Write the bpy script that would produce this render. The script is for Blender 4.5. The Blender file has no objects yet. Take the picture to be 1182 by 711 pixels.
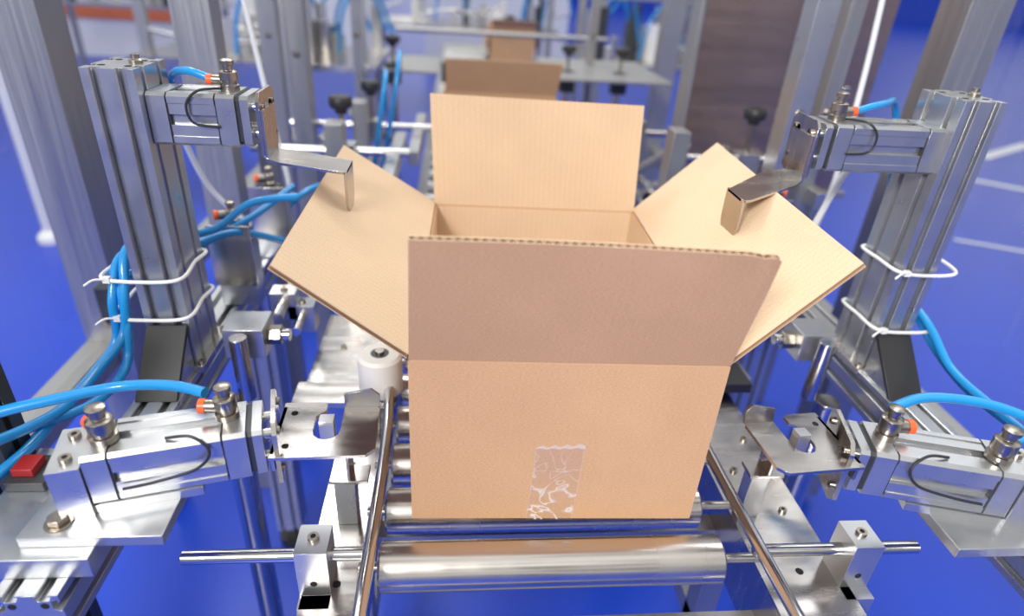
import bpy, bmesh, math, random
from mathutils import Vector, Matrix
random.seed(4)
V=Vector
scene=bpy.context.scene
try:
    scene.view_settings.view_transform='Standard'
    scene.view_settings.look='None'
except Exception: pass

# ------------------------------------------------------------------ materials
def mat(name, col, rough=.5, metal=0., noise=0., nscale=(8,8,8), bump=0., spec=.5, trans=0., coat=0., rvar=0.):
    m=bpy.data.materials.new(name); m.use_nodes=True
    nt=m.node_tree; b=nt.nodes['Principled BSDF']
    b.inputs['Base Color'].default_value=(*col,1); b.inputs['Roughness'].default_value=rough
    b.inputs['Metallic'].default_value=metal; b.inputs['Specular IOR Level'].default_value=spec
    b.inputs['Transmission Weight'].default_value=trans; b.inputs['Coat Weight'].default_value=coat
    if noise or bump or rvar:
        tc=nt.nodes.new('ShaderNodeTexCoord'); mp=nt.nodes.new('ShaderNodeMapping'); mp.inputs['Scale'].default_value=nscale
        n=nt.nodes.new('ShaderNodeTexNoise'); n.inputs['Scale'].default_value=1; n.inputs['Detail'].default_value=5
        nt.links.new(tc.outputs['Object'],mp.inputs[0]); nt.links.new(mp.outputs[0],n.inputs['Vector'])
        if noise:
            mx=nt.nodes.new('ShaderNodeMix'); mx.data_type='RGBA'
            mx.inputs[6].default_value=(*[c*(1-noise) for c in col],1); mx.inputs[7].default_value=(*[min(1,c*(1+noise)) for c in col],1)
            nt.links.new(n.outputs[0],mx.inputs[0]); nt.links.new(mx.outputs[2],b.inputs['Base Color'])
        if rvar:
            mr=nt.nodes.new('ShaderNodeMapRange'); mr.inputs[3].default_value=max(0.02,rough-rvar); mr.inputs[4].default_value=rough+rvar
            mr.inputs[1].default_value=.3; mr.inputs[2].default_value=.7
            nt.links.new(n.outputs[0],mr.inputs[0]); nt.links.new(mr.outputs[0],b.inputs['Roughness'])
        if bump:
            bp=nt.nodes.new('ShaderNodeBump'); bp.inputs['Strength'].default_value=bump; bp.inputs['Distance'].default_value=.002
            nt.links.new(n.outputs[0],bp.inputs['Height']); nt.links.new(bp.outputs[0],b.inputs['Normal'])
    return m
ALU=mat('anodised_aluminium',(.53,.54,.555),.32,.88,noise=.05,nscale=(30,30,30),rvar=.05)
STEEL=mat('stainless_steel',(.56,.535,.51),.22,1,noise=.10,nscale=(12,60,12),rvar=.08,bump=.03)
BRUSH=mat('brushed_steel',(.40,.40,.40),.40,.82,noise=.14,nscale=(160,160,4),rvar=.1)
CABM=mat('brushed_cabinet_steel',(.37,.28,.26),.34,.88,noise=.08,nscale=(3,3,40),rvar=.06)
CHROME=mat('polished_chrome',(.66,.65,.64),.16,1,rvar=.05,nscale=(20,20,20))
ROLL=mat('roller_steel',(.64,.60,.56),.25,1,noise=.08,nscale=(14,5,5),rvar=.06)
DARK=mat('dark_steel',(.07,.075,.08),.4,.6)
BLACK=mat('black_plastic',(.022,.022,.025),.45)
HOLE=mat('hole_shadow_black',(.01,.01,.012),.8)
NICKEL=mat('nickel_fitting',(.38,.34,.29),.28,1)
RED=mat('red_plastic',(.35,.02,.02),.35)
ORNG=mat('orange_collar',(.9,.13,.03),.35)
BLUE=mat('blue_polyurethane_hose',(.012,.28,.68),.25,coat=.3)
WHITE=mat('white_plastic',(.84,.84,.82),.4)
WCAB=mat('white_cable',(.72,.74,.77),.4)
RUB=mat('white_roller_nylon',(.82,.80,.76),.5,noise=.03)

def board(name,col,lines):
    m=bpy.data.materials.new(name); m.use_nodes=True; nt=m.node_tree; b=nt.nodes['Principled BSDF']; N=nt.nodes.new; L=nt.links.new
    b.inputs['Roughness'].default_value=.85; b.inputs['Specular IOR Level'].default_value=.15
    uv=N('ShaderNodeUVMap')
    w=N('ShaderNodeTexWave'); w.bands_direction='X'; w.inputs['Scale'].default_value=35; w.inputs['Distortion'].default_value=.5; w.inputs['Detail'].default_value=1
    L(uv.outputs[0],w.inputs['Vector'])
    n1=N('ShaderNodeTexNoise'); n1.inputs['Scale'].default_value=9; n1.inputs['Detail'].default_value=4; L(uv.outputs[0],n1.inputs['Vector'])
    mp=N('ShaderNodeMapping'); mp.inputs['Scale'].default_value=(320,900,1); L(uv.outputs[0],mp.inputs[0])
    n2=N('ShaderNodeTexNoise'); n2.inputs['Scale'].default_value=1; n2.inputs['Detail'].default_value=3; L(mp.outputs[0],n2.inputs['Vector'])
    def mix(f,a,bb,k):
        x=N('ShaderNodeMix'); x.data_type='RGBA'; x.blend_type='MULTIPLY'; x.inputs[0].default_value=k
        L(a,x.inputs[6]) if not isinstance(a,tuple) else setattr(x.inputs[6],'default_value',a)
        r=N('ShaderNodeMapRange'); r.inputs[1].default_value=.3; r.inputs[2].default_value=.7; r.inputs[3].default_value=.80; r.inputs[4].default_value=1.12; L(f,r.inputs[0]); L(r.outputs[0],x.inputs[7]); return x.outputs[2]
    c=mix(n1.outputs[0],(*col,1),None,.25); c=mix(n2.outputs[0],c,None,.7); c=mix(w.outputs[0],c,None,lines)
    L(c,b.inputs['Base Color'])
    bp=N('ShaderNodeBump'); bp.inputs['Strength'].default_value=.25*lines+.02; bp.inputs['Distance'].default_value=.001; L(w.outputs[0],bp.inputs['Height']); L(bp.outputs[0],b.inputs['Normal'])
    return m
OUT=board('kraft_board_outer',(.585,.355,.205),.02)
INN=board('kraft_board_inner',(.69,.515,.355),.09)
FLU=mat('kraft_flute',(.24,.14,.08),.9)

def plex(name,tint,lo,hi,pw=4):
    m=bpy.data.materials.new(name); m.use_nodes=True; nt=m.node_tree; nt.nodes.clear(); N=nt.nodes.new; L=nt.links.new
    o=N('ShaderNodeOutputMaterial'); t=N('ShaderNodeBsdfTransparent'); t.inputs[0].default_value=(*tint,1)
    g=N('ShaderNodeBsdfGlossy'); g.inputs['Roughness'].default_value=.03
    f=N('ShaderNodeLayerWeight'); f.inputs[0].default_value=.5
    p=N('ShaderNodeMath'); p.operation='POWER'; p.inputs[1].default_value=pw; L(f.outputs['Facing'],p.inputs[0])
    a=N('ShaderNodeMapRange'); a.inputs[3].default_value=lo; a.inputs[4].default_value=hi; L(p.outputs[0],a.inputs[0])
    x=N('ShaderNodeMixShader'); L(a.outputs[0],x.inputs[0]); L(t.outputs[0],x.inputs[1]); L(g.outputs[0],x.inputs[2]); L(x.outputs[0],o.inputs[0])
    return m
PLEX=plex('plexiglass',(.95,.965,.985),.06,.7)
def tape_mat():
    # clear film; wrinkle highlights painted in as white diffuse ridges, cut edges pale
    m=bpy.data.materials.new('clear_tape'); m.use_nodes=True; nt=m.node_tree; nt.nodes.clear(); N=nt.nodes.new; L=nt.links.new
    o=N('ShaderNodeOutputMaterial'); t=N('ShaderNodeBsdfTransparent'); t.inputs[0].default_value=(.975,.965,.95,1)
    g=N('ShaderNodeBsdfGlossy'); g.inputs['Roughness'].default_value=.2; x=N('ShaderNodeMixShader'); x.inputs[0].default_value=.06
    L(t.outputs[0],x.inputs[1]); L(g.outputs[0],x.inputs[2])
    uv=N('ShaderNodeUVMap'); mp=N('ShaderNodeMapping'); mp.inputs['Rotation'].default_value=(0,0,.7); mp.inputs['Scale'].default_value=(1.6,3.4,1); L(uv.outputs[0],mp.inputs[0])
    n=N('ShaderNodeTexNoise'); n.inputs['Scale'].default_value=1; n.inputs['Detail'].default_value=1.5; n.inputs['Distortion'].default_value=1.4; L(mp.outputs[0],n.inputs['Vector'])
    def M(op,a,b=None,clamp=False):
        k=N('ShaderNodeMath'); k.operation=op; k.use_clamp=clamp
        for i,q in enumerate((a,b)):
            if q is None: continue
            if isinstance(q,(int,float)): k.inputs[i].default_value=q
            else: L(q,k.inputs[i])
        return k.outputs[0]
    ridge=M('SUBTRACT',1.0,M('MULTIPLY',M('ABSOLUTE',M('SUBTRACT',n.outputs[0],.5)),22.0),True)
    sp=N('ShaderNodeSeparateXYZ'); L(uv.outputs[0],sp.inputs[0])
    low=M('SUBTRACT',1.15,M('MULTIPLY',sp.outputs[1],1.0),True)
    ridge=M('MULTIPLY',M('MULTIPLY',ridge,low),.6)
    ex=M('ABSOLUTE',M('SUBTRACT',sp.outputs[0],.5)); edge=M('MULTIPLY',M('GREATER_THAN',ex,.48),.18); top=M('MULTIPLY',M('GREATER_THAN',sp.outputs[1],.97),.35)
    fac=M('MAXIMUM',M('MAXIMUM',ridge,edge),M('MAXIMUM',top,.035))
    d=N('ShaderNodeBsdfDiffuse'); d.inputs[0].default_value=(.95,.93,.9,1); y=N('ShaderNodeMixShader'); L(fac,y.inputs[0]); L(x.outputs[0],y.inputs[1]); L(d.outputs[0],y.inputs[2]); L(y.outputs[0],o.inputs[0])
    return m
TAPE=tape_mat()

# ------------------------------------------------------------------ builder
class B:
    def __init__(s): s.bm=bmesh.new(); s.mats=[]; s.uv=s.bm.loops.layers.uv.new('UVMap'); s.M=Matrix()
    def mi(s,m):
        if m not in s.mats: s.mats.append(m)
        return s.mats.index(m)
    def face(s,vs,i,uv=None):
        try: f=s.bm.faces.new(vs)
        except ValueError: return
        f.material_index=i; f.smooth=True
        if uv:
            for l,u in zip(f.loops,uv): l[s.uv].uv=u
    def v(s,p): return s.bm.verts.new(s.M@V(p))
    def prism(s,m,poly,h0,h1,M=Matrix()):
        i=s.mi(m); a=[s.v(M@V((x,y,h0))) for x,y in poly]; b=[s.v(M@V((x,y,h1))) for x,y in poly]; n=len(poly)
        s.face(a[::-1],i); s.face(b,i)
        for k in range(n): s.face([a[k],a[(k+1)%n],b[(k+1)%n],b[k]],i)
    def box(s,m,x0,x1,y0,y1,z0,z1,M=Matrix()):
        s.prism(m,[(x0,y0),(x1,y0),(x1,y1),(x0,y1)],z0,z1,M)
    def cyl(s,m,p0,p1,r,r2=None,seg=28,caps=True):
        if r2 is None: r2=r
        p0=V(p0);p1=V(p1);d=(p1-p0).normalized(); q=d.to_track_quat('Z','Y'); i=s.mi(m)
        A=[];C=[]
        for k in range(seg):
            t=2*math.pi*k/seg; o=V((math.cos(t),math.sin(t),0)); A.append(s.v(p0+q@(o*r))); C.append(s.v(p1+q@(o*r2)))
        for k in range(seg): s.face([A[k],A[(k+1)%seg],C[(k+1)%seg],C[k]],i)
        if caps: s.face(A[::-1],i); s.face(C,i)
    def lathe(s,m,p,prof,axis=(0,0,1),seg=24):
        q=V(axis).to_track_quat('Z','Y'); i=s.mi(m); rings=[]
        for r,z in prof: rings.append([s.v(V(p)+q@V((r*math.cos(2*math.pi*k/seg),r*math.sin(2*math.pi*k/seg),z))) for k in range(seg)])
        for a,b in zip(rings,rings[1:]):
            for k in range(seg): s.face([a[k],a[(k+1)%seg],b[(k+1)%seg],b[k]],i)
        s.face(rings[0][::-1],i); s.face(rings[-1],i)
    def tube(s,m,pts,r,seg=10,sub=8,closed=False):
        P=[V(p) for p in pts]; n=len(P); C=[]
        rng=range(n if closed else n-1)
        for k in rng:
            if closed: a,b,c,d=P[k-1],P[k],P[(k+1)%n],P[(k+2)%n]
            else: a,b,c,d=P[max(k-1,0)],P[k],P[k+1],P[min(k+2,n-1)]
            for j in range(sub):
                t=j/sub; C.append(.5*((2*b)+(c-a)*t+(2*a-5*b+4*c-d)*t*t+(3*b-a-3*c+d)*t**3))
        if not closed: C.append(P[-1])
        i=s.mi(m); rings=[]; up=None; N=len(C)
        for k in range(N):
            d=(C[(k+1)%N]-C[k-1]) if closed else (C[min(k+1,N-1)]-C[max(k-1,0)])
            d.normalize()
            if up is None: up=d.orthogonal().normalized()
            up=(up-d*up.dot(d)).normalized(); w=d.cross(up)
            rings.append([s.v(C[k]+(up*math.cos(2*math.pi*j/seg)+w*math.sin(2*math.pi*j/seg))*r) for j in range(seg)])
        for k in range(N if closed else N-1):
            a=rings[k]; b=rings[(k+1)%N]
            for j in range(seg): s.face([a[j],a[(j+1)%seg],b[(j+1)%seg],b[j]],i)
        if not closed: s.face(rings[0][::-1],i); s.face(rings[-1],i)
    def hexbolt(s,m,p,r=.008,h=.006,axis=(0,0,1),washer=True):
        ax=V(axis).normalized(); p=V(p)
        if washer: s.cyl(m,p,p+ax*.0015,r*1.35)
        s.cyl(m,p+ax*.0015,p+ax*(.0015+h),r,seg=6)
    def socket(s,m,p,r=.006,h=.005,axis=(0,0,1)):
        ax=V(axis).normalized(); p=V(p); s.cyl(m,p,p+ax*h,r,seg=18); s.cyl(HOLE,p+ax*h,p+ax*(h+.0003),r*.5,seg=6)
    def done(s,name,bevel=.0012,parent=None,seg=2):
        bmesh.ops.recalc_face_normals(s.bm,faces=s.bm.faces)
        me=bpy.data.meshes.new(name); s.bm.to_mesh(me); s.bm.free()
        for m in s.mats: me.materials.append(m)
        me.set_sharp_from_angle(angle=math.radians(35))
        o=bpy.data.objects.new(name,me); bpy.context.collection.objects.link(o)
        if bevel:
            md=o.modifiers.new('bevel','BEVEL'); md.width=bevel; md.segments=seg; md.limit_method='ANGLE'; md.angle_limit=math.radians(50); md.harden_normals=False
        if parent: o.parent=parent
        return o
def empty(name):
    e=bpy.data.objects.new(name,None); e.empty_display_size=.05; bpy.context.collection.objects.link(e); return e

def tslot(w,h,nx,ny,x0,y0,mouth=.009,lip=.0022,inn=.0165,dep=.0085):
    def side(L,n):
        out=[(0,0)]; p=L/n
        for k in range(n):
            c=p*(k+.5)
            out+=[(c-mouth/2-.001,0),(c-mouth/2,.001),(c-mouth/2,lip),(c-inn/2,lip),(c-inn/2+.003,dep),(c+inn/2-.003,dep),(c+inn/2,lip),(c+mouth/2,lip),(c+mouth/2,.001),(c+mouth/2+.001,0)]
        return out
    P=[]
    P+=[(s_,d) for s_,d in side(w,nx)]
    P+=[(w-d,s_) for s_,d in side(h,ny)]
    P+=[(w-s_,h-d) for s_,d in side(w,nx)]
    P+=[(d,h-s_) for s_,d in side(h,ny)]
    return [(x0+a,y0+b) for a,b in P]
MY=Matrix(((1,0,0,0),(0,0,1,0),(0,1,0,0),(0,0,0,1)))
MX=Matrix(((0,0,1,0),(1,0,0,0),(0,1,0,0),(0,0,0,1)))

# ------------------------------------------------------------------ cardboard boxes
TH=.0058
def panel(b,a,bb,c,d,nrm,th=TH,flute=True,nu=14,nv=8,mo=OUT,mn=INN,warp=0.,nick=0.):
    """a-bb fold edge, d/c free edge. outer face lies on the quad, nrm points to the inside"""
    a,bb,c,d=map(V,(a,bb,c,d)); n=V(nrm).normalized(); t=.0008
    W=(bb-a).length; H=(d-a).length
    if nick: nu=56
    def P(u,v,o):
        k=0.
        if nick and u>.90:   # crushed corner of the flap
            k=-nick*((u-.90)/.10)*(.6+.4*math.sin(u*260))*v**6
        p=a.lerp(bb,u).lerp(d.lerp(c,u),v+k); return p+n*(o+warp*math.sin(math.pi*u)*v+(.05*abs(k)))
    def slab(o0,o1,mA,mB):
        g=[[[b.v(P(i/nu,j/nv,o)) for j in range(nv+1)] for i in range(nu+1)] for o in (o0,o1)]
        UVf=lambda i,j:(i/nu*W,j/nv*H)
        for k,mm in ((0,mA),(1,mB)):
            ix=b.mi(mm)
            for i in range(nu):
                for j in range(nv):
                    q=[(i,j),(i+1,j),(i+1,j+1),(i,j+1)]
                    b.face([g[k][x][y] for x,y in q],ix,[UVf(x,y) for x,y in q])
        ix=b.mi(INN); e=[(i,0) for i in range(nu)]+[(nu,j) for j in range(nv)]+[(i,nv) for i in range(nu,0,-1)]+[(0,j) for j in range(nv,0,-1)]
        for k in range(len(e)):
            x,y=e[k]; x2,y2=e[(k+1)%len(e)]; b.face([g[0][x][y],g[0][x2][y2],g[1][x2][y2],g[1][x][y]],ix,[UVf(x,y)]*4)
    if not flute:
        slab(0,th,mo,mn); return
    slab(0,t,mo,mo); slab(th-t,th,mn,mn)
    ix=b.mi(FLU); per=.0082; N=int(W/per)*8; prev=None
    for k in range(N+1):
        u=k/N; o=th/2+(th/2-t)*math.sin(2*math.pi*k/8); u2=.002+u*.996
        cur=(b.v(P(u2,.02,o)),b.v(P(u2,.996,o)))
        if prev: b.face([prev[0],cur[0],cur[1],prev[1]],ix)
        prev=cur
def carton(name,org,rot,W,D,H,fl,fr,fb,fk,tape=False):
    root=empty(name); b=B(); c,s_=math.cos(rot),math.sin(rot)
    def p(u,v,w): return V((org[0]+u*c-v*s_,org[1]+u*s_+v*c,org[2]+w))
    X=V((c,s_,0));Y=V((-s_,c,0)); th=TH
    panel(b,p(0,0,0),p(W,0,0),p(W,0,H),p(0,0,H),Y,flute=False)
    panel(b,p(0,D,0),p(W,D,0),p(W,D,H),p(0,D,H),-Y,flute=False)
    panel(b,p(0,.001,0),p(0,D-.001,0),p(0,D-.001,H),p(0,.001,H),X,flute=False)
    panel(b,p(W,.001,0),p(W,D-.001,0),p(W,D-.001,H),p(W,.001,H),-X,flute=False)
    panel(b,p(.001,.001,-.001),p(W-.001,.001,-.001),p(W-.001,D-.001,-.001),p(.001,D-.001,-.001),V((0,0,1)),flute=False)
    b.done('carton_body',0,root)
    b=B(); r=th/2-.0002
    for A,C,off in ((p(.002,0,H),p(W-.002,0,H),Y),(p(.002,D,H),p(W-.002,D,H),-Y),(p(0,.002,H),p(0,D-.002,H),X),(p(W,.002,H),p(W,D-.002,H),-X)):
        b.cyl(OUT,A+off*th/2,C+off*th/2,r,seg=16)
    b.done('fold_creases',0,root)
    def flap(nm,A,C,tc,ta,inward,warp=0.,nick=0.):
        b=B(); A,C,tc,ta=map(V,(A,C,tc,ta)); n=(C-A).cross(ta-A).normalized()
        if n.dot(V(inward))<0: n=-n
        up=((ta-A).normalized())*.002
        panel(b,A+up,C+up,tc,ta,n,flute=True,warp=warp,nick=nick); b.done(nm,0,root)
    e=.003
    flap('front_flap',p(e*.3,0,H),p(W-e*.3,0,H),fl[1],fl[0],Y,.003,.05 if tape else 0)
    flap('back_flap',p(e*.3,D,H),p(W-e*.3,D,H),fk[1],fk[0],-Y,.003)
    flap('left_flap',p(0,e,H),p(0,D-e,H),fb[1],fb[0],(1,0,1),-.003)
    flap('right_flap',p(W,e,H),p(W,D-e,H),fr[1],fr[0],(-1,0,1),-.003)
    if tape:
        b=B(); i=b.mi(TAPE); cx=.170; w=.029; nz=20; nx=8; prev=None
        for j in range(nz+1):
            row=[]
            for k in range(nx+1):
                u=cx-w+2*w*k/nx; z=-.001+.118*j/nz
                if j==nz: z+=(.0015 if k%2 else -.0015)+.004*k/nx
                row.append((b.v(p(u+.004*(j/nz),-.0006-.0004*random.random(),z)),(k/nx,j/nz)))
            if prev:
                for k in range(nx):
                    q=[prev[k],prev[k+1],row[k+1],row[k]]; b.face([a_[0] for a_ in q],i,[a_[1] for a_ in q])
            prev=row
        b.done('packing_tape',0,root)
    return root
carton('cardboard_box',(-.176,.552,.7515),-.026,.35,.483,.2325,
    ((-.168,.495,1.146),(.162,.481,1.143)),((.289,.545,1.107),(.3135,1.02,1.109)),
    ((-.308,.559,1.085),(-.312,1.03,1.078)),((-.170,1.05,1.166),(.180,1.042,1.163)),tape=True)
def carton_simple(org,W,D,H,k):
    x,y,z=org
    carton('cardboard_box',org,0,W,D,H,((x-.003,y-.065,z+H+k),(x+W+.003,y-.065,z+H+k)),((x+W+.03,y,z+H-.14),(x+W+.03,y+D,z+H-.14)),
      ((x-.03,y,z+H-.14),(x-.03,y+D,z+H-.14)),((x,y+D+.04,z+H-.15),(x+W,y+D+.04,z+H-.15)))
carton_simple((-.16,2.1,.7515),.36,.48,.2325,.105)
carton_simple((.11,4.6,.7515),.30,.48,.22,.05)

# ------------------------------------------------------------------ aluminium posts and beams
LX=-.564; RX=.540
for name,x0,zt in (('aluminium_profile_post',LX,1.222),('aluminium_profile_post',RX,1.232)):
    b=B(); b.prism(ALU,tslot(.06,.09,2,2,x0,.80),.812,zt)
    b.box(STEEL,x0-.012,x0+.072,.79,.905,.80,.812)
    for i in range(2):
        for j in range(2): b.cyl(HOLE,(x0+.015+.03*i,.8225+.045*j,zt),(x0+.015+.03*i,.8225+.045*j,zt+.0005),.0042,seg=16)
    b.lathe(NICKEL,(x0+.045,.845,zt),[(.008,0),(.008,.004),(.005,.006),(.005,.011)])
    for dx in (-.006,.066):
        for yy in (.80,.895): b.socket(NICKEL,(x0+dx,yy,.812),.005)
    b.done(name,.0006)
    b=B(); M=MX
    b.prism(ALU,[(.725,.80),(.797,.80),(.797,.875)],x0+.004,x0+.010,M); b.prism(ALU,[(.725,.80),(.797,.80),(.797,.875)],x0+.050,x0+.056,M)
    b.prism(BLACK,[(.720,.80),(.728,.80),(.797,.868),(.797,.878)],x0+.002,x0+.058,M); b.done('corner_bracket')
for x0,y0,y1 in ((LX,.42,1.31),(RX,.25,1.31)):
    b=B(); b.prism(ALU,tslot(.06,.06,2,2,x0,.74),y0,y1,MY)
    for i in range(2):
        for j in range(2): b.cyl(HOLE,(x0+.015+.03*i,y0,.755+.03*j),(x0+.015+.03*i,y0-.0005,.755+.03*j),.004,seg=16)
    yy=1.15
    b.prism(ALU,tslot(.06,.06,2,2,x0,yy),.06,.74); b.cyl(BLACK,(x0+.03,yy+.03,0),(x0+.03,yy+.03,.02),.035); b.cyl(STEEL,(x0+.03,yy+.03,.02),(x0+.03,yy+.03,.06),.008)
    b.done('aluminium_profile_beam',.0006)

# ------------------------------------------------------------------ pneumatic cylinders
def fitting(b,p,h=.03,r=.0105):
    b.lathe(NICKEL,p,[(r*1.05,0),(r*1.05,.007),(r*.8,.008),(r*.8,.012),(r,.013),(r,h*.75),(r*.8,h*.8),(r*.55,h*.82),(r*.55,h),(r*.75,h+.001),(r*.75,h+.006),(r*.4,h+.008)],seg=20)
def side_port(b,p,d,r=.0075):
    p=V(p); d=V(d).normalized()
    b.cyl(NICKEL,p,p+d*.02,r); b.cyl(ORNG,p+d*.02,p+d*.027,r*1.1)
def body(b,L,s=.062):
    M=MX; h=s/2; g=.0045
    def sd():
        return [(-h+.004,0),(-.020,0),(-.020,g*.35),(-.012,g*.35),(-.0065,g*.35),(-.0065,.0075),(.0065,.0075),(.0065,g*.35),(.012,g*.35),(.020,g*.35),(.020,0),(h-.004,0)]
    P=[]
    P+=[(a,-h+d) for a,d in sd()]; P+=[(h-d,a) for a,d in sd()]; P+=[(-a,h-d) for a,d in sd()]; P+=[(-h+d,-a) for a,d in sd()]
    sq=lambda q,c=.004:[(-q+c,-q),(q-c,-q),(q,-q+c),(q,q-c),(q-c,q),(-q+c,q),(-q,q-c),(-q,-q+c)]
    b.prism(ALU,sq(h),0,.022,M); b.prism(DARK,sq(h-.002),.022,.024,M)
    b.prism(ALU,P,.024,L-.024,M); b.prism(DARK,sq(h-.002),L-.024,L-.022,M)
    b.prism(ALU,sq(h),L-.022,L,M); b.prism(DARK,sq(h-.003),L,L+.006,M)
    b.prism(ALU,sq(h-.001),L+.006,L+.016,M)
    for a in (-1,1):
        for c in (-1,1):
            b.socket(NICKEL,(0,a*(h-.011),c*(h-.011)),.005,.003,(-1,0,0)); b.cyl(CHROME,(L+.016,a*(h-.016),c*(h-.016)),(L+.03,a*(h-.016),c*(h-.016)),.006,seg=16)
def lower(name,rear,ang,mx,pang,zz,ps):
    b=B(); b.M=Matrix.Translation(rear)@Matrix.Diagonal((mx,1,1,1))@Matrix.Rotation(ang,4,'Z')
    L=.150; body(b,L); h=.031
    fitting(b,(.018,-.004,h),.034,.0125); fitting(b,(.132,.004,h),.034,.0115)
    side_port(b,(.132,.004,h+.014),(-1,.25,0)) 
    side_port(b,(.018,-.004,h+.010),(-.6,.8,0))
    b.box(ALU,-.03,-.001,-.034,.034,-.042,.022); b.socket(NICKEL,(-.015,-.018,.022)); b.socket(NICKEL,(-.015,.018,.022))
    b.box(ALU,-.03,.10,-.030,.030,-.042,-.0315)
    M=MX
    pl=[(-.040,-.036),(-.028,-.046),(.028,-.046),(.040,-.036),(.040,.030),(.030,.040),(-.030,.040),(-.040,.030)]
    b.prism(STEEL,pl,L+.026,L+.031,M)
    for a in (-1,1):
        for c in (-1,1): b.socket(NICKEL,(L+.031,a*.026,c*.026),.0045,.003,(1,0,0))
    b.M=b.M@Matrix.Translation((L+.029,0,0))@Matrix.Rotation(pang,4,'Z')@Matrix.Diagonal((ps,1,1,1))
    x=0
    arc=[(.054+.015*math.cos(t),-.004+.015*math.sin(t)) for t in [math.radians(q) for q in (0,-30,-60,-90,-120,-150,-180)]]
    poly=[(0,-.046),(.100,-.046),(.110,-.036),(.110,.034),(.104,.040),(.069,.040)]+arc+[(.039,.022),(.049,.032),(.049,.044),(.042,.048),(0,.048)]
    b.prism(STEEL,[(x+p,q) for p,q in poly],zz,zz+.004)
    b.prism(STEEL,[(x+.069,.0),(x+.107,.0),(x+.110,.003),(x+.110,.018),(x+.100,.026),(x+.069,.020)],.0,.004,Matrix.Translation((0,.040,zz+.0))@Matrix.Rotation(math.radians(78),4,'X'))
    b.box(STEEL,x,x+.004,-.04,.04,zz-.02,zz+.004)
    for q in (-.028,.028): b.cyl(HOLE,(x+.014,q,zz+.004),(x+.014,q,zz+.0043),.004,seg=16)
    b.box(ALU,x+.046,x+.062,-.004,.010,zz-.03,zz+.016)
    b.M=Matrix.Translation(rear)@Matrix.Diagonal((mx,1,1,1))@Matrix.Rotation(ang,4,'Z')
    b.tube(BLACK,[(.075,-.02,.033),(.10,-.028,.036),(.115,-.036,.02),(.10,-.036,.0),(.06,-.034,-.01),(.03,-.034,-.012)],.0016)
    b.done(name,.001)
lower('pneumatic_cylinder',(-.496,.515,.881),math.radians(14),1,math.radians(-12),.002,1.)
lower('pneumatic_cylinder',(.487,.474,.881),math.radians(15),-1,math.radians(-20),.016,.9)
def upper(name,rear,mx,L,dy,zt,al,sl):
    b=B(); b.M=Matrix.Translation(rear)@Matrix.Diagonal((mx,1,1,1))
    body(b,L,.064); M=MX
    fitting(b,(L-.012,.0,.032),.030,.011); side_port(b,(L-.012,.0,.044),(-1,.1,0),.006)
    b.prism(STEEL,[(-.036,-.040),(-.024,-.046),(.024,-.046),(.036,-.040),(.036,.026),(.026,.036),(-.026,.036),(-.036,.026)],L+.026,L+.030,M)
    for a in (-1,1):
        for c in (-1,1): b.socket(NICKEL,(L+.030,a*.022,-.002+c*.02),.004,.003,(1,0,0))
    x=L+.030
    b.box(STEEL,x,x+.0035,-.034,.018,-.044,.016)
    S=Matrix(((1,0,0,0),(0,1,0,0),(-sl,.0,1,sl*x),(0,0,0,1)))
    b.prism(STEEL,[(x,-.034),(x+.02,-.040+dy*.2),(x+al-.010,-.030+dy),(x+al-.002,-.030+dy),(x+al,-.024+dy),(x+al,.020+dy),(x+al-.006,.024+dy),(x+.03,.018),(x,.018)],-.047,-.0435,S)
    top=-.0435-sl*al
    tab=[(-.030+dy,top)]+[(-.003+dy+.027*math.cos(t),zt+.027+.027*math.sin(t)) for t in [math.radians(180+15*k) for k in range(13)]]+[(.024+dy,top)]
    b.prism(STEEL,tab,x+al-.0035,x+al,M)
    b.tube(BLACK,[(L-.02,.0,.034),(L-.04,-.03,.036),(L-.055,-.036,.02),(L-.05,-.035,-.002),(L-.02,-.034,-.006)],.0016)
    b.done(name,.001)
upper('pneumatic_cylinder',(-.503,.845,1.163),1,.103,-.028,-.112,.104,.07)
upper('pneumatic_cylinder',(.540,.845,1.160),-1,.156,-.070,-.118,.112,.10)

b=B(); b.box(ALU,-.550,-.414,.455,.545,.826,.839); b.box(ALU,-.610,-.480,.44,.60,.80,.826)
b.hexbolt(NICKEL,(-.52,.475,.839),.010,.007); b.hexbolt(NICKEL,(-.43,.53,.839),.006,.005)
b.box(DARK,-.606,-.566,.53,.575,.826,.838); b.box(RED,-.602,-.580,.54,.565,.838,.848); b.done('mounting_plate',.001)
b=B(); b.box(ALU,.410,.600,.415,.520,.826,.839); b.box(ALU,.525,.610,.40,.60,.80,.826)
b.hexbolt(NICKEL,(.565,.44,.839),.010,.007); b.hexbolt(NICKEL,(.43,.50,.839),.006,.005); b.done('mounting_plate',.001)
b=B(); b.prism(DARK,tslot(.045,.045,1,1,-.664,.560),.0,1.02); b.done('sensor_rail',.0006)

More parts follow.
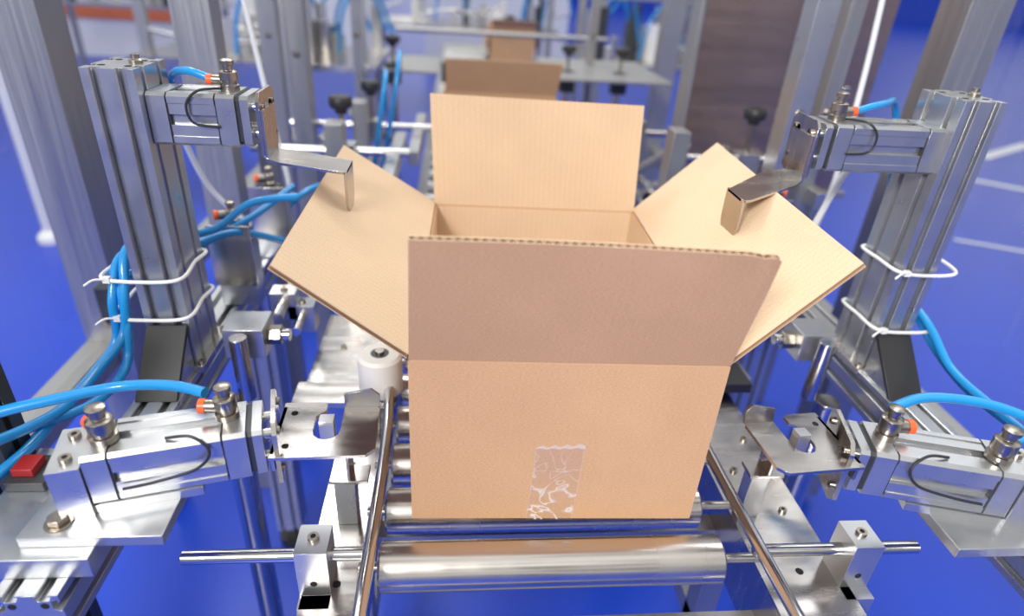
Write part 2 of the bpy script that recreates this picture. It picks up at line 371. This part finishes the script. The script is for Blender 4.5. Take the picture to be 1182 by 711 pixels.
# ------------------------------------------------------------------ roller conveyor
root=empty('roller_conveyor')
b=B()
for i in range(8):
    y=.506+i*.0865
    b.lathe(ROLL,(-.212,y,.721),[(.026,0),(.0292,.003),(.0292,.414),(.026,.417)],axis=(1,0,0),seg=48)
    b.cyl(STEEL,(-.236,y,.721),(.266,y,.721),.006)
b.done('rollers',0,root)
b=B()
b.box(STEEL,-.300,-.232,.28,.84,.694,.700); b.box(STEEL,-.236,-.232,.28,1.3,.60,.694); b.box(STEEL,-.300,-.296,.28,.84,.61,.694)
b.box(STEEL,.262,.368,.28,.90,.694,.700); b.box(STEEL,.262,.266,.28,1.3,.60,.694); b.box(STEEL,.364,.368,.28,.90,.61,.694)
b.box(STEEL,-.375,-.245,.84,1.12,.700,.712); b.box(BRUSH,.30,.42,.90,1.15,.70,.712)
b.box(BLACK,.33,.40,.86,.93,.712,.73)
for (x,y) in ((-.262,.44),(-.262,.60),(-.270,.70),(.30,.42),(.34,.60),(.30,.68),(.345,.75),(-.33,.87),(-.33,1.0)): b.socket(NICKEL,(x,y,.700 if y<.84 else .712),.0055,.004)
for (x,y) in ((-.262,.50),(-.262,.665),(.315,.50),(.29,.60)): b.cyl(HOLE,(x,y,.700),(x,y,.7004),.005,seg=16)
for y in (.36,.46,.62,.95,1.2):
    b.box(BRUSH,-.296,.364,y,y+.03,.615,.64)
b.box(STEEL,-.30,.37,.40,.43,.30,.33)
b.done('side_channels',.001,root)
b=B()
for x in (-.470,.505):
    b.cyl(STEEL,(x,.80,.03),(x,.80,.74),.0205); b.cyl(BLACK,(x,.80,0),(x,.80,.03),.035)
for x in (-.28,.34):
    b.box(BRUSH,x-.02,x+.02,.70,.74,0.0,.694)
    b.box(BRUSH,x-.02,x+.02,1.26,1.30,0.0,.70)
b.box(BRUSH,-.30,-.26,.70,1.3,.28,.32); b.box(BRUSH,.32,.36,.70,1.3,.28,.32)
b.done('legs',.001,root)
b=B()
b.tube(CHROME,[(-.222,.20,.762),(-.221,.35,.762),(-.220,.50,.762),(-.219,.62,.762),(-.221,.72,.762),(-.226,.80,.775)],.0078,seg=16)
b.done('guide_rod',0)
b=B(); b.tube(CHROME,[(.250,.20,.762),(.244,.35,.762),(.240,.50,.762),(.237,.62,.762),(.236,.80,.762),(.236,1.1,.762)],.0078,seg=16); b.done('guide_rod',0)
for x0,x1,y,bx in ((-.433,-.222,.508,-.284),(.242,.457,.498,.373)):
    b=B(); z=.743
    b.lathe(CHROME,(x0,y,z),[(.006,0),(.008,.0015),(.008,x1-x0-.0015),(.006,x1-x0)],axis=(1,0,0),seg=24)
    b.done('cross_rod',0)
    b=B(); w=.018; M=MX
    b.prism(ALU,[(y-.022,.700),(y+.020,.700),(y+.020,.770),(y-.022,.770)],bx-w,bx+w,M)
    b.box(ALU,bx-w,bx+w,y-.040,y-.022,.640,.7)
    b.socket(NICKEL,(bx,y,.770),.0065,.004); b.cyl(HOLE,(bx,y-.0225,.72),(bx,y-.022,.72),.004)
    b.done('rod_clamp_block',.0015)
b=B(); b.lathe(RUB,(-.240,.815,.752),[(.028,0),(.034,.004),(.034,.064),(.030,.069)],seg=40); b.cyl(DARK,(-.240,.815,.821),(-.240,.815,.8215),.014); b.cyl(NICKEL,(-.240,.815,.7),(-.240,.815,.826),.007)
b.box(STEEL,-.375,-.215,.79,.845,.735,.745); b.box(STEEL,-.36,-.34,.80,.83,.70,.735); b.done('guide_roller',.001)
for x,y in ((-.262,.60),(.285,.60)):
    b=B(); b.box(ALU,x-.013,x+.013,y-.010,y+.012,.700,.775); b.box(STEEL,x-.018,x+.03,y-.014,y+.016,.775,.78); b.box(STEEL,x+.005,x+.009,y-.014,y+.016,.78,.84); b.done('stop_bracket',.001)
for s,x in ((1,-.445),(-1,.475)):
    b=B(); b.box(ALU,x-.03,x+.03,.83,.89,.80,.85); b.cyl(NICKEL,(x+s*.03,.86,.825),(x+s*.05,.86,.825),.016,seg=6); b.cyl(CHROME,(x+s*.05,.86,.825),(x+s*.062,.86,.825),.010)
    b.cyl(STEEL,(x,.81,.74),(x,.81,.85),.013); b.done('pivot_clamp',.001)
for x,z,r in ((-.43,.80,.012),(-.40,.775,.008),(.44,.80,.012),(.41,.775,.008)):
    b=B(); b.cyl(CHROME,(x,.95,z),(x,2.2,z),r)
    for y in (1.0,1.35,1.7): b.box(ALU,x-.022,x+.022,y,y+.035,z-.03,z+.022); b.socket(NICKEL,(x,y+.017,z+.022))
    b.done('linear_guide_rod',.001)
def knob(b,p,h=.07,r=.028):
    b.cyl(NICKEL,p,V(p)+V((0,0,h)),.007)
    b.lathe(BLACK,V(p)+V((0,0,h)),[(r*.5,0),(r*.55,.010),(r*.9,.014),(r,.02),(r,.034),(r*.85,.040),(r*.3,.042)],seg=10)
for x0,x1,y,z in ((-.62,-.24,1.55,.93),(.40,.78,1.55,.945),(-.62,-.20,1.95,.90),(.42,.8,2.0,.90)):
    b=B(); b.cyl(CHROME,(x0,y,z),(x1,y,z),.010); xm=(x0+x1)/2+.03
    b.box(ALU,xm-.03,xm+.03,y-.025,y+.025,z-.04,z+.02); knob(b,(xm,y,z+.02)); b.cyl(STEEL,(xm-.05,y+.02,.74),(xm-.05,y+.02,z+.03),.012)
    b.box(BRUSH,x0+.02,x0+.06,y-.02,y+.02,.0,z+.04); b.box(ALU,x1-.06,x1-.03,y-.2,y+.3,z-.06,z-.02)
    s=1 if x0>0 else -1
    b.cyl(BRUSH,(s*.30,y+.25,.76),(s*.42,y-.1,z+.06),.013); b.box(BRUSH,s*.40-.02,s*.40+.02,y-.12,y-.06,z-.06,z+.09)
    b.done('adjustable_cross_rod',.001)

# ------------------------------------------------------------------ machine frame with plexiglass guards
b=B()
def post(x0,x1,y0,y1,m=BRUSH,z1=2.1,z0=.03): b.box(m,x0,x1,y0,y1,z0,z1); b.cyl(BLACK,((x0+x1)/2,(y0+y1)/2,0),((x0+x1)/2,(y0+y1)/2,.03),.03)
post(-.955,-.865,1.27,1.36); post(.865,.955,1.27,1.36)
b.box(BRUSH,-.955,-.895,-.4,1.27,.49,.55); b.box(BRUSH,.895,.955,-.4,1.27,.49,.55)
b.box(BRUSH,-.955,-.895,-.4,1.36,2.0,2.1); b.box(BRUSH,.895,.955,-.4,1.36,2.0,2.1)
post(-.955,-.865,-.5,-.41); post(.865,.955,-.5,-.41)
post(-.955,-.865,3.2,3.29); post(.865,.955,3.2,3.29)
b.box(BRUSH,-.955,-.895,1.36,3.2,.49,.55); b.box(BRUSH,.895,.955,1.36,3.2,.49,.55)
b.hexbolt(NICKEL,(-.90,1.265,.60),.01,.007,(0,-1,0))
b.box(DARK,-.89,-.862,1.24,1.27,.62,.70); b.box(DARK,.862,.89,1.24,1.27,.62,.70)
b.done('machine_frame',.002)
for x in (-.925,.925):
    b=B(); i=b.mi(PLEX); b.face([b.v((x,-.40,.552)),b.v((x,1.268,.552)),b.v((x,1.268,1.998)),b.v((x,-.40,1.998))],i); b.done('plexiglass_guard',0)
for x0,x1,y,m,zt in ((-.675,-.60,1.36,BRUSH,2.0),(-.60,-.545,1.9,BRUSH,1.6),(.605,.655,1.36,ALU,2.0),(-.78,-.72,2.3,BRUSH,2.0),(.45,.48,2.9,BRUSH,1.4),(-.50,-.47,2.45,ALU,1.5),(.70,.735,1.40,BRUSH,2.0)):
    b=B(); b.box(m,x0,x1,y,y+.06,0.0,zt); b.hexbolt(NICKEL,((x0+x1)/2,y,1.1),.008,.005,(0,-1,0)); b.done('steel_upright',.002)
b=B(); b.box(CABM,.515,1.04,1.75,1.80,.81,2.1); b.box(BRUSH,.500,.515,1.74,1.81,.79,2.1); b.box(BRUSH,.500,1.05,1.735,1.75,.79,.81); b.cyl(STEEL,(.95,1.75,1.1),(.95,1.725,1.1),.012)
for x in (.56,.97):
    b.box(BRUSH,x,x+.04,1.755,1.795,0,.81)
b.done('cabinet_door',.002)

# ------------------------------------------------------------------ downstream conveyor & background machinery
root2=empty('infeed_conveyor')
b=B()
b.box(BRUSH,-.24,-.21,1.35,5.8,.66,.74); b.box(BRUSH,.24,.27,1.35,5.8,.66,.74)
for i in range(36): b.cyl(BRUSH,(-.21,1.42+i*.12,.72),(.24,1.42+i*.12,.72),.028,seg=16)
for y in (1.5,3.0,4.5,5.3):
    for x in (-.24,.24): b.box(BRUSH,x,x+.03,y,y+.03,0,.66)
b.done('bed',0,root2)
b=B()
b.box(BRUSH,-.42,-.20,2.65,3.1,.95,.96); b.box(BRUSH,.24,.72,2.5,3.1,.97,.98); b.cyl(BRUSH,(-.42,3.3,1.05),(.62,3.3,1.05),.012)
b.box(DARK,-.2,.3,3.35,3.40,.80,.9)
for x in (-.38,.33,.55):
    knob(b,(x,2.7,.98),.06,.03); b.box(DARK,x-.03,x+.03,2.67,2.73,.9,.98); b.cyl(STEEL,(x,2.7,0),(x,2.7,.9),.015)
b.done('side_tables',.001,root2)
def bgmachine(name,ox,oy,seed,w=1.1):
    rr=random.Random(seed); b=B()
    for x in (0,w):
        for y in (0,.7): b.box(BRUSH,ox+x,ox+x+.05,oy+y,oy+y+.05,0,1.25)
    b.box(STEEL,ox-.05,ox+w+.1,oy-.05,oy+.8,.80,.83)
    for k in range(14):
        x=ox+rr.uniform(0,w); y=oy+rr.uniform(0,.7); z=.83; s_=rr.uniform(.03,.09)
        m=rr.choice([ALU,STEEL,DARK,ALU,WHITE,BRUSH]); b.box(m,x-s_/2,x+s_/2,y-s_/2,y+s_/2,z,z+rr.uniform(.06,.35))
        b.cyl(CHROME,(x,y,.9),(x+rr.uniform(-.4,.4),y,.9+rr.uniform(0,.1)),.012)
    for k in range(5):
        x=ox+rr.uniform(0,w); y=oy+rr.uniform(0,.5)
        b.tube(BLUE,[(x,y,.85),(x+.05,y,1.1),(x+.2,y+.05,1.2),(x+.3,y+.1,.95)],.010,seg=8)
    b.box(BRUSH,ox,ox+w+.05,oy,oy+.05,1.2,1.25)
    b.done(name,.001)
bgmachine('packing_machine',-1.75,3.6,1); bgmachine('packing_machine',.75,4.2,2,.9); bgmachine('packing_machine',-.9,6.2,3,1.6); bgmachine('packing_machine',-4.0,6.5,5,1.5)

for sx,x,y,z in ((1,-.50,1.02,.862),(1,-.49,1.22,.862),(1,-.33,1.30,.78),(-1,.46,1.08,.80),(-1,.55,1.24,.862),(-1,.36,1.35,.78)):
    b=B(); b.box(ALU,x-.03,x+.03,y-.025,y+.025,z-.06,z+.06); b.box(STEEL,x-.035,x+.035,y-.03,y-.025,z-.02,z+.09)
    b.box(BLACK,x-.02,x+.02,y-.02,y+.02,z+.06,z+.085); fitting(b,(x,y,z+.085),.03,.010); side_port(b,(x,y,z+.10),(-sx,-.3,0)); b.done('valve_block',.001)

# ------------------------------------------------------------------ hoses, cables, ties
def hose(*paths,r=.0062,m=BLUE,name='air_hose'):
    b=B()
    for p in paths: b.tube(m,p,r,seg=12)
    b.done(name,0)
hose([(-.398,.574,.926),(-.44,.590,.924),(-.50,.600,.915),(-.56,.575,.915),(-.62,.55,.91),(-.72,.50,.89)])
hose([(-.62,.52,.89),(-.60,.585,.87),(-.604,.66,.845),(-.603,.74,.845),(-.588,.785,.87),(-.580,.80,.93),(-.580,.84,.98),(-.555,.93,.955),(-.50,.95,.965),(-.452,.98,.997),(-.383,1.0,1.003)],
     [(-.64,.50,.83),(-.61,.58,.840),(-.62,.67,.83),(-.615,.75,.835),(-.602,.79,.86),(-.598,.80,.92),(-.593,.85,.965),(-.555,.95,.93),(-.48,1.02,.95),(-.42,1.12,.98)],
     [(-.66,.52,.86),(-.625,.60,.85),(-.588,.68,.83),(-.584,.76,.83),(-.583,.79,.88),(-.585,.82,.94),(-.55,.925,.93),(-.49,.98,.945),(-.44,1.06,.90),(-.40,1.15,.84)])
hose([(-.436,.848,1.208),(-.47,.86,1.214),(-.51,.91,1.19),(-.54,.93,1.10),(-.55,.93,.98),(-.55,.92,.86)],r=.005)
hose([(.385,.545,.926),(.44,.560,.93),(.52,.550,.925),(.60,.520,.905),(.72,.46,.88)])
hose([(.492,.50,.905),(.58,.52,.90),(.64,.46,.87),(.72,.40,.83)])
hose([(.43,.60,.83),(.40,.64,.80),(.37,.66,.775),(.36,.64,.76),(.40,.61,.76),(.44,.60,.80)])
hose([(.612,.93,.93),(.617,.80,.90),(.62,.72,.86),(.63,.62,.85),(.65,.52,.84),(.70,.42,.80)],[(.625,.93,.96),(.632,.82,.88),(.64,.72,.84),(.655,.62,.83),(.69,.5,.82)],
     [(.58,.93,.93),(.53,.96,.93),(.47,.98,.95),(.40,1.02,.97),(.35,1.06,.95)])
hose([(.425,.848,1.205),(.47,.86,1.214),(.53,.92,1.20),(.575,.935,1.10),(.58,.93,.98),(.58,.92,.86)],r=.005)
hose([(-.50,1.3,.84),(-.46,1.25,.90),(-.42,1.3,.92),(-.38,1.45,.88),(-.36,1.6,.84)],[(-.44,1.12,.84),(-.38,1.1,.90),(-.33,1.2,.88),(-.32,1.4,.80)],[(-.36,1.75,.80),(-.33,1.7,.95),(-.31,1.72,1.08),(-.33,1.9,1.05),(-.35,2.1,.9)],
     [(-.34,1.8,.80),(-.30,1.75,.98),(-.28,1.8,1.12),(-.3,2.0,1.1)])
hose([(.46,1.08,.90),(.50,1.05,.94),(.56,1.1,.90),(.62,1.2,.80)],[(.36,1.35,.88),(.42,1.3,.93),(.5,1.35,.9),(.6,1.4,.8)])
hose([(.605,.95,1.12),(.545,.96,1.14),(.51,.96,1.08),(.49,.97,.98),(.48,1.0,.88),(.47,1.05,.80)],[(.70,1.32,2.0),(.69,1.30,1.5),(.68,1.25,1.2),(.655,1.2,1.0),(.64,1.2,.85),(.62,1.2,.6)],m=WCAB,name='white_cable',r=.0055)
hose([(-.58,.95,1.15),(-.60,1.1,1.10),(-.60,1.2,.95),(-.55,1.25,.85)],[(-.58,1.40,2.0),(-.56,1.37,1.5),(-.50,1.33,1.05),(-.48,1.32,.9),(-.5,1.3,.8)],m=WCAB,name='white_cable',r=.005)
def tie(xa,xb,ya,yb,z,tilt=0):
    b=B(); pts=[(xa,ya,z),((xa+xb)/2,ya-.003,z-tilt),(xb,ya,z),(xb+.003,(ya+yb)/2,z+.004),(xb,yb,z),((xa+xb)/2,yb+.002,z),(xa,yb,z),(xa-.003,(ya+yb)/2,z)]
    b.tube(WHITE,pts,.0027,seg=8,closed=True); b.box(WHITE,xa+.004,xa+.013,ya-.008,ya-.001,z-.004,z+.004); b.tube(WHITE,[(xa+.01,ya-.005,z),(xa-.004,ya-.012,z+.003),(xa-.016,ya-.016,z-.004)],.0016,seg=6); b.done('cable_tie',0)
tie(LX-.038,LX+.063,.795,.893,.952,.004); tie(LX-.038,LX+.063,.795,.893,.892,.004); tie(RX-.003,RX+.088,.795,.893,.985,.004); tie(RX-.003,RX+.088,.795,.893,.885,.004)

# ------------------------------------------------------------------ hall
FL=mat('blue_floor',(.006,.050,.52),.30,noise=.12,nscale=(.8,.8,.8),spec=.4)
b=B(); b.box(FL,-60,60,-12,80,-.05,0); b.done('floor',0)
WALLM=mat('exhibition_wall_white',(.85,.87,.9),.6); ORW=mat('exhibition_panel_orange',(.75,.20,.08),.5); BLW=mat('exhibition_wall_blue',(.02,.08,.6),.5)
b=B(); b.box(WALLM,-9,-1.2,9.0,9.2,0,2.6); b.box(ORW,-8.99,-3.2,8.97,9.0,.45,.60); b.done('wall_back',0)
b=B(); b.box(WALLM,-.6,1.6,10.5,10.7,0,2.6); b.done('wall_partition',0)
b=B(); b.box(BLW,2.5,40,30,30.2,0,4); b.done('wall_right',0)
STRIP=mat('white_floor_reflection',(.85,.88,.92),.4)  # white light reflections, painted in as flat strips on the floor
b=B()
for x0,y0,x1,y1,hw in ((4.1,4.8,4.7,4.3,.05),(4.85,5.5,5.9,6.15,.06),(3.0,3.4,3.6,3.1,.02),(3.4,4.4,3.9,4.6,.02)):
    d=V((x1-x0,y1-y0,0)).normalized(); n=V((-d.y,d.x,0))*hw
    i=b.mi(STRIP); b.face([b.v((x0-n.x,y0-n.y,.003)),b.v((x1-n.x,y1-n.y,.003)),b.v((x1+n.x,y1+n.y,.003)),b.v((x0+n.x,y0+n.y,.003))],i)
b.done('floor_reflection_streaks',0)
b=B()
for (x,y) in ((-2.14,3.07),(-2.35,3.55)):
    b.cyl(WCAB,(x,y,.0),(x,y,1.0),.022,seg=12); b.lathe(WHITE,(x,y,0),[(.055,0),(.055,.03),(.03,.06)])
b.cyl(WCAB,(-2.14,3.07,.98),(-2.35,3.55,.98),.022,seg=12)
b.done('barrier_stand',0)

# ------------------------------------------------------------------ light
w=bpy.data.worlds.new('hall_light'); scene.world=w; w.use_nodes=True; nt=w.node_tree; N=nt.nodes.new; L=nt.links.new
bg=nt.nodes['Background']; tc=N('ShaderNodeTexCoord'); sx=N('ShaderNodeSeparateXYZ'); L(tc.outputs['Generated'],sx.inputs[0])
cr=N('ShaderNodeValToRGB'); mr=N('ShaderNodeMapRange'); mr.inputs[1].default_value=-1; mr.inputs[2].default_value=1; L(sx.outputs[2],mr.inputs[0]); L(mr.outputs[0],cr.inputs[0])
e=cr.color_ramp.elements; e[0].position=0; e[0].color=(.3,.33,.5,1); e[1].position=1; e[1].color=(1,.99,.97,1)
for p,c in ((.49,(.35,.4,.6,1)),(.53,(.92,.92,.93,1)),(.62,(.6,.6,.61,1)),(.75,(1,1,.98,1))):
    q=e.new(p); q.color=c
wv=N('ShaderNodeTexNoise'); wv.inputs['Scale'].default_value=5; L(tc.outputs['Generated'],wv.inputs['Vector'])
m2=N('ShaderNodeMapRange'); m2.inputs[1].default_value=.40; m2.inputs[2].default_value=.60; m2.inputs[3].default_value=.20; m2.inputs[4].default_value=1.65; L(wv.outputs[0],m2.inputs[0])
mm=N('ShaderNodeVectorMath'); mm.operation='SCALE'; L(cr.outputs[0],mm.inputs[0]); L(m2.outputs[0],mm.inputs['Scale']); L(mm.outputs[0],bg.inputs[0]); bg.inputs[1].default_value=.90
def area(name,loc,tgt,sx_,sy_,pw,col=(1,1,1)):
    l=bpy.data.lights.new(name,'AREA'); l.shape='RECTANGLE'; l.size=sx_; l.size_y=sy_; l.energy=pw; l.color=col
    o=bpy.data.objects.new(name,l); o.location=loc; o.rotation_euler=(V(tgt)-V(loc)).to_track_quat('-Z','Y').to_euler(); bpy.context.collection.objects.link(o)
area('front_fill_light',(-1.5,-2.0,2.9),(0,.8,.85),1.1,.7,165,(1,.96,.90))  # added fill from behind the camera, brightens the carton front
area('front_fill_light',(1.4,1.6,3.8),(0,1.0,.8),1.0,2.0,30,(.98,.98,1))
area('front_fill_light',(-1.0,3.5,4.0),(-.2,2.5,.8),2.5,1.0,80,(1,1,1))

# ------------------------------------------------------------------ camera
F=V((.09538,.87030,-.48321)).normalized(); R=V((.99535,-.07679,.05816)); U=R.cross(F).normalized(); R=F.cross(U)
c=bpy.data.cameras.new('camera'); co=bpy.data.objects.new('camera',c); bpy.context.collection.objects.link(co)
M=Matrix((( R.x,U.x,-F.x,-.13),(R.y,U.y,-F.y,0),(R.z,U.z,-F.z,1.3558),(0,0,0,1))); co.matrix_world=M
c.sensor_width=36; c.lens=719.4/1182*36; c.clip_start=.02; c.clip_end=300
c.dof.use_dof=True; c.dof.focus_distance=.74; c.dof.aperture_fstop=2.1
scene.camera=co
